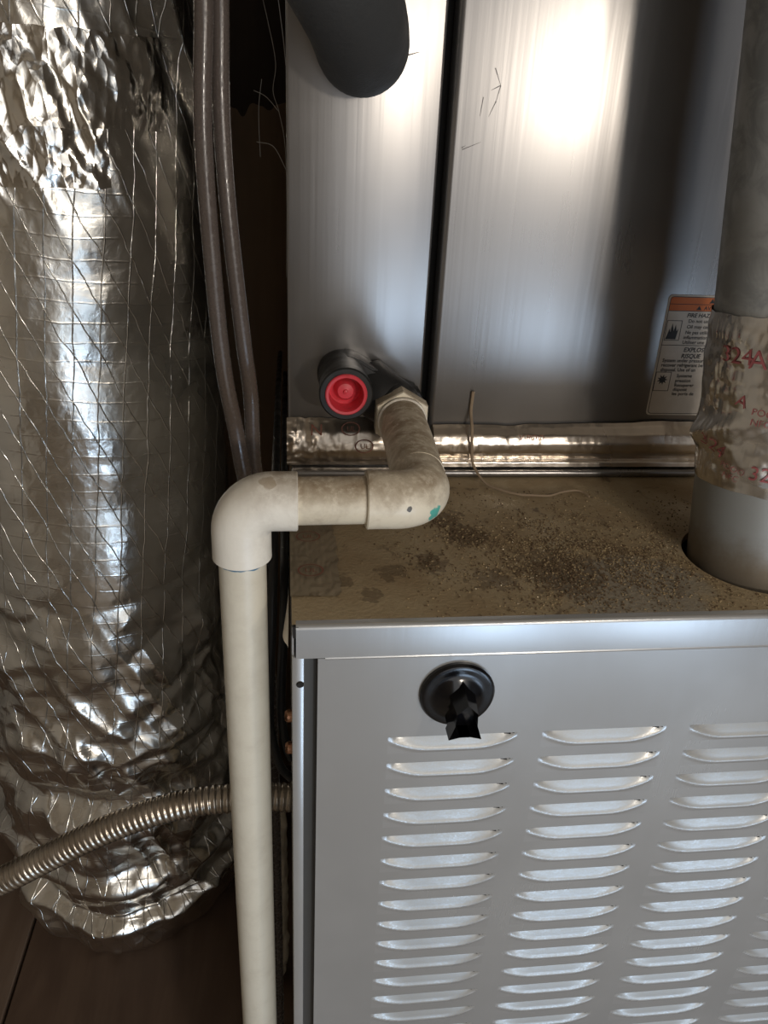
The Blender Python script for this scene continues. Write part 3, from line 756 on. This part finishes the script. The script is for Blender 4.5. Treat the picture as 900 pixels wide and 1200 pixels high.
lo_e = 0.0900 + 0.004 * np.cos(aa * 1.0 - 2.8) + 0.0012 * vnoise(aa * 3, aa * 0, aa * 0) - 0.006; hi_e = 0.188 + 0.0008 * vnoise(aa * 6, aa * 0 + 3, aa * 0)
hh = lo_e + vs * (hi_e - lo_e)
rr = tape_r(aa, hh, us); edge = np.minimum(1, np.minimum(vs, 1 - vs) * 12); rr = 0.0396 + (rr - 0.0396) * (0.25 + 0.75 * edge)
base = np.array(FB); X = base + hh[..., None] * np.array(AXN) + rr[..., None] * (np.cos(aa)[..., None] * np.array(e1) + np.sin(aa)[..., None] * np.array(e2))
ft = mesh('foil_tape_wrap', X.reshape(-1, 3), grid_faces(nu, nv), M_TAPE_FLUE, flue, True, uv=np.stack([aa * 0.039, hh], -1).reshape(-1, 2))
def flue_text(txt, a0, h0, size, rot=0.0, bold=-0.00008):
    V, F = text_vf(txt, size, bold, 0.0, True); c, s_ = math.cos(rot), math.sin(rot)
    x, y = V[:, 0] * c - V[:, 1] * s_, V[:, 0] * s_ + V[:, 1] * c
    a = a0 + x / 0.0405; h = h0 + y; r = tape_r(a, h, 0) + 0.0009
    P = base + h[:, None] * np.array(AXN) + r[:, None] * (np.cos(a)[:, None] * np.array(e1) + np.sin(a)[:, None] * np.array(e2))
    return P.tolist(), F
J = Join()
D = math.radians
for q in (('324', D(191), 0.1620, 0.0135, -0.02), ('A', D(216), 0.1600, 0.0150, 0), ('POOO', D(229), 0.1655, 0.0058, 0.03), ('NFC', D(232), 0.1590, 0.0056, 0.03),
          ('324', D(180), 0.1120, 0.0120, -0.40), ('POOO', D(202), 0.1010, 0.0052, -0.25), ('NFC', D(205), 0.0950, 0.0050, -0.25), ('324A', D(226), 0.0960, 0.0125, -0.1), ('A', D(209), 0.1390, 0.0100, -0.3), ('POOO', D(223), 0.1345, 0.0055, -0.1), ('NFC', D(223), 0.1285, 0.0055, -0.1)):
    V, F = flue_text(*q); J.add(V, F)
mesh('red_print', J.V, J.F, M_REDINK, ft)['kind'] = 'stuff'

# ------------------------------------------------------------------ insulated refrigerant line
sl = thing('insulated_pipe', 'thick black foam covered pipe bending out of the coil cabinet at the top', 'pipe', (0.0421, YB, 1.14))
c0 = Vector((0.0421, 0.1705, 1.1394))
path = spline([(0.0440, YB - 0.0005, 1.1420), (0.0440, 0.192, 1.1415), (0.0420, 0.170, 1.1420), (0.0350, 0.140, 1.1525), (0.0190, 0.108, 1.1720), (-0.008, 0.075, 1.2050), (-0.045, 0.040, 1.250), (-0.09, 0.01, 1.34), (-0.12, 0.0, 1.60), (-0.12, 0.0, 2.29)], 10)
tube('foam_sleeve', path, lambda s: 0.0262 if s < 0.1 else 0.0272, M_FOAM, sl, 40)

# ------------------------------------------------------------------ vinyl tubes
def hose(name, label, pts, r):
    o = tube(name, spline(pts, 10), r, M_VINYL, None, 18)
    return tag(o, label, 'tube', 'vinyl tubes hanging beside the foil duct')
hose('vinyl_tube', 'smooth glossy clear plastic tube hanging nearest the foil duct', [(-0.046, 0.13, 2.3), (-0.042, 0.125, 1.40), (-0.0412, 0.12, 1.20), (-0.0412, 0.12, 1.151), (-0.0445, 0.12, 1.094), (-0.0430, 0.12, 1.0294), (-0.0393, 0.12, 0.9657), (-0.0315, 0.12, 0.9108), (-0.0270, 0.12, 0.85), (-0.0265, 0.12, 0.6), (-0.026, 0.125, 0.004)], 0.0049)
hose('vinyl_tube', 'speckled cloudy plastic tube hanging just right of the smooth clear tube', [(-0.033, 0.140, 2.3), (-0.034, 0.136, 1.40), (-0.0338, 0.130, 1.20), (-0.0338, 0.128, 1.1516), (-0.0352, 0.1275, 1.1025), (-0.0332, 0.125, 1.0523), (-0.0274, 0.125, 0.9814), (-0.0241, 0.129, 0.9446), (-0.0236, 0.132, 0.905), (-0.0200, 0.133, 0.84), (-0.0145, 0.134, 0.6), (-0.0140, 0.135, 0.004)], 0.0047)

# ------------------------------------------------------------------ black wires in the gap
def wire(label, pts, r=0.0032):
    o = tube('black_cable', spline(pts, 10), r, M_PORT, None, 12); tag(o, label, 'cable')
wire('black cable curving into the furnace side, left one of the two behind the drain pipe', [(-0.012, 0.775, 0.80), (-0.012, 0.60, 0.82), (-0.0110, 0.26, 0.855), (-0.0112, 0.14, 0.85), (-0.0125, 0.092, 0.8086), (-0.0155, 0.085, 0.7302), (-0.0125, 0.09, 0.6950), (-0.0080, 0.09, 0.6750), (-0.0005, 0.09, 0.6640)])
wire('black cable looping against the furnace side, right one of the two behind the drain pipe', [(-0.005, 0.775, 0.77), (-0.005, 0.60, 0.79), (-0.0045, 0.26, 0.825), (-0.0042, 0.14, 0.82), (-0.0050, 0.104, 0.79), (-0.0075, 0.092, 0.735), (-0.0050, 0.09, 0.700), (-0.0005, 0.09, 0.6830)])

# ------------------------------------------------------------------ flexible steel conduit
ctrl = [(-0.0004, 0.1, 0.6345), (-0.021, 0.1, 0.6362), (-0.0594, 0.1, 0.6362), (-0.0913, 0.1, 0.6305), (-0.1236, 0.1, 0.6187), (-0.1566, 0.1, 0.6023), (-0.1905, 0.1, 0.5821), (-0.2244, 0.1, 0.5620), (-0.30, 0.11, 0.515), (-0.50, 0.14, 0.36), (-0.80, 0.18, 0.20), (-1.0, 0.2, 0.16)]
cp = spline(ctrl, 24)
L = [0.0]
for a, b2 in zip(cp[:-1], cp[1:]): L.append(L[-1] + (b2 - a).length)
NS = int(L[-1] / 0.00075); path = []; rad = []
for i in range(NS + 1):
    d = L[-1] * i / NS; k = int(np.clip(np.searchsorted(L, d) - 1, 0, len(cp) - 2)); f = (d - L[k]) / max(1e-9, L[k + 1] - L[k])
    path.append(cp[k].lerp(cp[k + 1], f)); ph = (d / 0.0046) % 1.0
    rad.append(0.0092 + 0.0017 * math.sqrt(max(0.0, math.sin(math.pi * ph))))
V, F = tube_vf(path, rad, 22)
tag(mesh('flexible_conduit', V, F, M_FLEX, None, True), 'ribbed flexible metal conduit running from the furnace side across the foil duct', 'conduit')

# ------------------------------------------------------------------ foil wrapped duct
DCX, DCY, DR = -0.245, 0.597, 0.168
duct = thing('foil_duct', 'large round duct wrapped in wrinkled silver foil insulation left of the furnace', 'duct', (DCX, DCY, 0.0))
def duct_r(u, z):
    """radius of the jacket at arc length u (metres) and height z"""
    low = 1 - sstep(0.44, 0.66, z); high = sstep(0.98, 1.08, z)
    def fold(ang, sp, sq, sd):
        c_, s_ = math.cos(ang), math.sin(ang); w = 0.02 * vnoise(u * 9, z * 9, u * 0 + sd)
        p = (u * c_ + z * s_ + w) * sp; q = (-u * s_ + z * c_ + w) * sq
        return 1 - np.abs(vnoise(p, q, u * 0 + sd + 0.5)) * 2.2
    r = DR + 0.005 * vnoise(u * 5, z * 4, u * 0) + 0.0025 * vnoise(u * 14, z * 8, u * 0 + 5)
    k1 = crumple(u + 0.35 * z, z * 1.5 - 0.3 * u, 9, 3)
    r = r + low * (0.017 * k1 + 0.007 * crumple(u - 0.5 * z, z * 1.3 + 0.2 * u, 19, 13) + 0.0050 * fold(-0.9, 9, 22, 2) + 0.0032 * fold(-1.2, 14, 40, 7) + 0.0022 * fold(0.5, 22, 34, 9))
    r = r + high * (0.0045 * fold(0.42, 26, 7, 3) + 0.0022 * fold(0.5, 50, 13, 6) + 0.004 * crumple(u, z, 14, 6))
    r = r + (1 - low) * (1 - high) * (0.0030 * k1 + 0.0012 * fold(0.4, 10, 5, 4))
    # sagging folds near the bottom
    fz = z + 0.05 * vnoise(u * 4, u * 0 + 2, u * 0) + 0.03 * np.cos((u - 0.02) / DR)
    for c_, w_, a_ in ((0.09, 0.012, 0.010), (0.165, 0.02, 0.010), (0.27, 0.03, 0.009), (0.40, 0.03, 0.007), (0.60, 0.012, 0.0010)):
        r = r + a_ * np.exp(-((fz - c_) / w_) ** 2) - 0.7 * a_ * np.exp(-((fz - c_ - 1.4 * w_) / (0.7 * w_)) ** 2)
    r = r + 0.010 * np.exp(-((z - 0.30) / 0.22) ** 2)
    cut = np.clip(z / 0.055, 0, 1); r = r * (0.84 + 0.16 * np.sqrt(np.maximum(0, 1 - (1 - cut) ** 2)))
    return r
nu = 460
zc = np.concatenate([np.linspace(0.0012, 0.09, 46)[:-1], np.arange(0.09, 1.34, 0.0030), np.linspace(1.345, 2.298, 60)])
nv = len(zc)
th = np.arange(nu) / nu * 2 * math.pi
AA, ZZ = np.meshgrid(th, zc); UU = (AA - 1.5 * math.pi) * DR      # u = 0 at the side that faces the room
tw = UU
r = duct_r(tw, ZZ); sea = np.abs(AA - math.pi / 2) 
bl = sstep(0.0, 0.25, sea); r = r * bl + (DR + 0.004) * (1 - bl)    # the jacket's lap, out of sight at the back
Xd = np.stack([DCX + r * np.cos(AA), DCY + r * np.sin(AA), ZZ], -1)
mesh('foil_jacket', Xd.reshape(-1, 3), grid_faces(nu, nv, True), M_FOIL, duct, True, uv=np.stack([UU, ZZ], -1).reshape(-1, 2))
# smooth tape bands laid over the jacket
def band(name, a0, a1, z0, z1, lift, seed):
    na = int((a1 - a0) * DR / 0.0016); nz = int((z1 - z0) / 0.0022)
    us, vs = np.meshgrid(np.linspace(0, 1, na), np.linspace(0, 1, nz))
    a = a0 + us * (a1 - a0); u = (a - 1.5 * math.pi) * DR
    z = z0 + vs * (z1 - z0) + 0.0012 * vnoise(us * 20, vs * 2, us * 0) * (np.abs(vs - 0.5) > 0.45)
    rr = duct_r(u, z) + lift + 0.0026 * crumple(u * 1.5 + 0.7 * z, z * 0.6, 34, seed) + 0.0010 * crumple(u * 1.2 - 0.3 * z, z, 70, seed + 1)
    mesh(name, np.stack([DCX + rr * np.cos(a), DCY + rr * np.sin(a), z], -1).reshape(-1, 3), grid_faces(na, nz), M_FTAPE, duct, True, uv=np.stack([u, z], -1).reshape(-1, 2))
band('foil_tape_band', math.radians(225), math.radians(322), 1.085, 1.160, 0.0022, 41)
band('foil_tape_band', math.radians(215), math.radians(300), 1.036, 1.092, 0.0012, 47)

m, t = mat('dull_beige_wrap', (0.74, 0.67, 0.54), 0.0, 0.6); M_SLEEVE = m
t.bump(t.noise(t.coord('Object'), 60, 4), 0.003, 0.8)
# slumped scrap of foil insulation in the gap beside the furnace
nu, nv = 90, 130
AA, VV = np.meshgrid(np.arange(nu) / nu * 2 * math.pi, np.linspace(0, 1, nv)); zz = 0.001 + VV * 0.40
rr = 0.036 * (0.35 + 0.65 * np.sqrt(np.clip(VV * 7, 0, 1))) * np.sqrt(np.clip((1 - VV) * 5, 0.0004, 1)) + 0.006 * crumple(AA * 0.036, zz, 40, 51) - 0.004
rr = np.clip(rr * 0.75, 0.0005, 0.0285)
Xs = np.stack([-0.0300 + rr * np.cos(AA), 0.37 + rr * np.sin(AA), zz], -1)
tag(mesh('foil_insulation_sleeve', Xs.reshape(-1, 3), grid_faces(nu, nv, True), M_SLEEVE, None, True, uv=np.stack([AA * 0.036, zz], -1).reshape(-1, 2)), 'dull slumped foil insulation sleeve on the floor in the gap behind the drain pipe', 'insulation')

# ------------------------------------------------------------------ board behind the gap
us = np.linspace(-0.13, 0.02, 60); V = []; F = []
tp = 1.115 + 0.010 * vnoise(us * 30, us * 0, us * 0) + 0.008 * vnoise(us * 90, us * 0, us * 0)
for y in (0.79, 0.808):
    for x, z in zip(us, tp): V += [(x, y, 0.0), (x, y, z)]
n = len(us)
for k in range(n - 1):
    F.append((2 * k, 2 * k + 2, 2 * k + 3, 2 * k + 1)); F.append((2 * n + 2 * k, 2 * n + 2 * k + 1, 2 * n + 2 * k + 3, 2 * n + 2 * k + 2)); F.append((2 * k + 1, 2 * k + 3, 2 * n + 2 * k + 3, 2 * n + 2 * k + 1))
F += [(0, 1, 2 * n + 1, 2 * n), (2 * n - 2, 4 * n - 2, 4 * n - 1, 2 * n - 1)]
tag(mesh('wooden_board', V, F, M_BOARD), 'dark brown broken-topped wooden board standing behind the gap', 'board')

# ------------------------------------------------------------------ cobwebs, dried root, grit
J = Join()
for pts in ([(-0.022, 0.30, 1.195), (-0.013, 0.29, 1.16), (-0.008, 0.28, 1.135), (-0.010, 0.28, 1.118), (-0.006, 0.27, 1.105), (-0.002, 0.25, 1.085), (-0.001, 0.24, 1.05), (-0.0015, 0.23, 1.00)],
            [(-0.024, 0.30, 1.118), (-0.015, 0.29, 1.114), (-0.006, 0.27, 1.105)], [(-0.018, 0.29, 1.125), (-0.0205, 0.29, 1.105), (-0.020, 0.29, 1.075)], [(-0.006, 0.22, 1.17), (-0.0025, 0.215, 1.145), (-0.001, 0.213, 1.13)],
            [(-0.022, 0.28, 1.085), (-0.010, 0.26, 1.083), (-0.0012, 0.23, 1.07)]):
    V, F = tube_vf(spline(pts, 8), 0.00022, 5); J.add(V, F)
tag(mesh('cobweb', J.V, J.F, M_WEB), 'thin pale cobweb threads across the dark gap beside the coil cabinet', 'cobweb', kind='stuff')

m, t = mat('dried_fibre', (0.28, 0.21, 0.14), 0.0, 0.8)
o = tube('dried_root', spline([(0.1360, YB - 0.001, 0.925), (0.1355, YB - 0.002, 0.910), (0.1352, YB - 0.012, 0.900), (0.1358, YB - 0.0155, 0.885), (0.1380, YB - 0.0165, 0.872), (0.1450, 0.178, 0.8632), (0.1540, 0.168, 0.8622), (0.1660, 0.160, 0.8620), (0.1760, 0.158, 0.8622), (0.1880, 0.157, 0.8622), (0.1990, 0.163, 0.8620), (0.2100, 0.166, 0.8622), (0.2160, 0.163, 0.8622), (0.2185, 0.156, 0.8616)], 8), lambda s: 0.0013 - 0.0007 * s, m, None, 8)
tag(o, 'thin dried root lying from the coil cabinet foot onto the dusty furnace top', 'root')

chip = []
for nm, c, mt, ro in (('dark_rust', (0.13, 0.085, 0.045), 0, 0.8), ('tan_grit', (0.36, 0.27, 0.15), 0, 0.6), ('mica_flake', (0.75, 0.66, 0.48), 0.6, 0.25)): chip.append(mat(nm, c, mt, ro)[0])
V = []; F = []; FM = []
def chipat(x, y, s_, mi):
    b = len(V); a = random.random() * 6.28; tl = random.uniform(-0.5, 0.5)
    h = s_ * random.uniform(0.3, 0.7)
    pts = []
    for k in range(4):
        q = a + k * 1.57 + random.uniform(-.4, .4); rr_ = s_ * random.uniform(0.5, 0.8); pts.append((x + rr_ * math.cos(q), y + rr_ * math.sin(q), TOP + 0.0002 + h * 0.3 * (1 + tl * (1 if k < 2 else -1))))
    V.extend([(p[0], p[1], TOP + 0.0001) for p in pts]); V.extend([(p[0], p[1], p[2] + h * 0.5) for p in pts])
    for f in ((4, 5, 6, 7), (0, 1, 5, 4), (1, 2, 6, 5), (2, 3, 7, 6), (3, 0, 4, 7)): F.append(tuple(b + i for i in f)); FM.append(mi)
def ok(x, y): return 0.004 < x < 0.50 and 0.006 < y < 0.185 and math.hypot(x - HX, y - HY) > HR + 0.002
cnt = 0
while cnt < 6500:
    if random.random() < 0.7: x, y = random.gauss(0.190, 0.045), random.gauss(0.070, 0.034)
    else: x, y = random.uniform(0.06, 0.50), random.uniform(0.006, 0.17)
    if not ok(x, y): continue
    if random.random() > 0.35 + 0.65 * float(vnoise(np.array(x * 70), np.array(y * 70), np.array(1.5)) > -0.1): continue
    q = random.random(); mi = 0 if q < 0.55 else (1 if q < 0.962 else 2)
    chipat(x, y, random.choice((0.0005, 0.0006, 0.0007, 0.0010)) * (0.85 if mi == 2 else 1), mi); cnt += 1
for p, s2, nn in (((0.115, 0.100), 0.007, 260), ((0.085, 0.066), 0.006, 70), ((0.165, 0.045), 0.014, 420), ((0.10, 0.118), 0.006, 80)):
    for _ in range(nn):
        x, y = random.gauss(p[0], s2), random.gauss(p[1], s2)
        if ok(x, y): chipat(x, y, random.choice((0.0007, 0.001, 0.0014)), 0 if random.random() < 0.9 else 1)
tag(mesh('rust_grit', V, F, None, None, False, mats=chip, fmat=FM), 'brown rust grit and glinting flakes scattered over the furnace top', 'grit', kind='stuff')
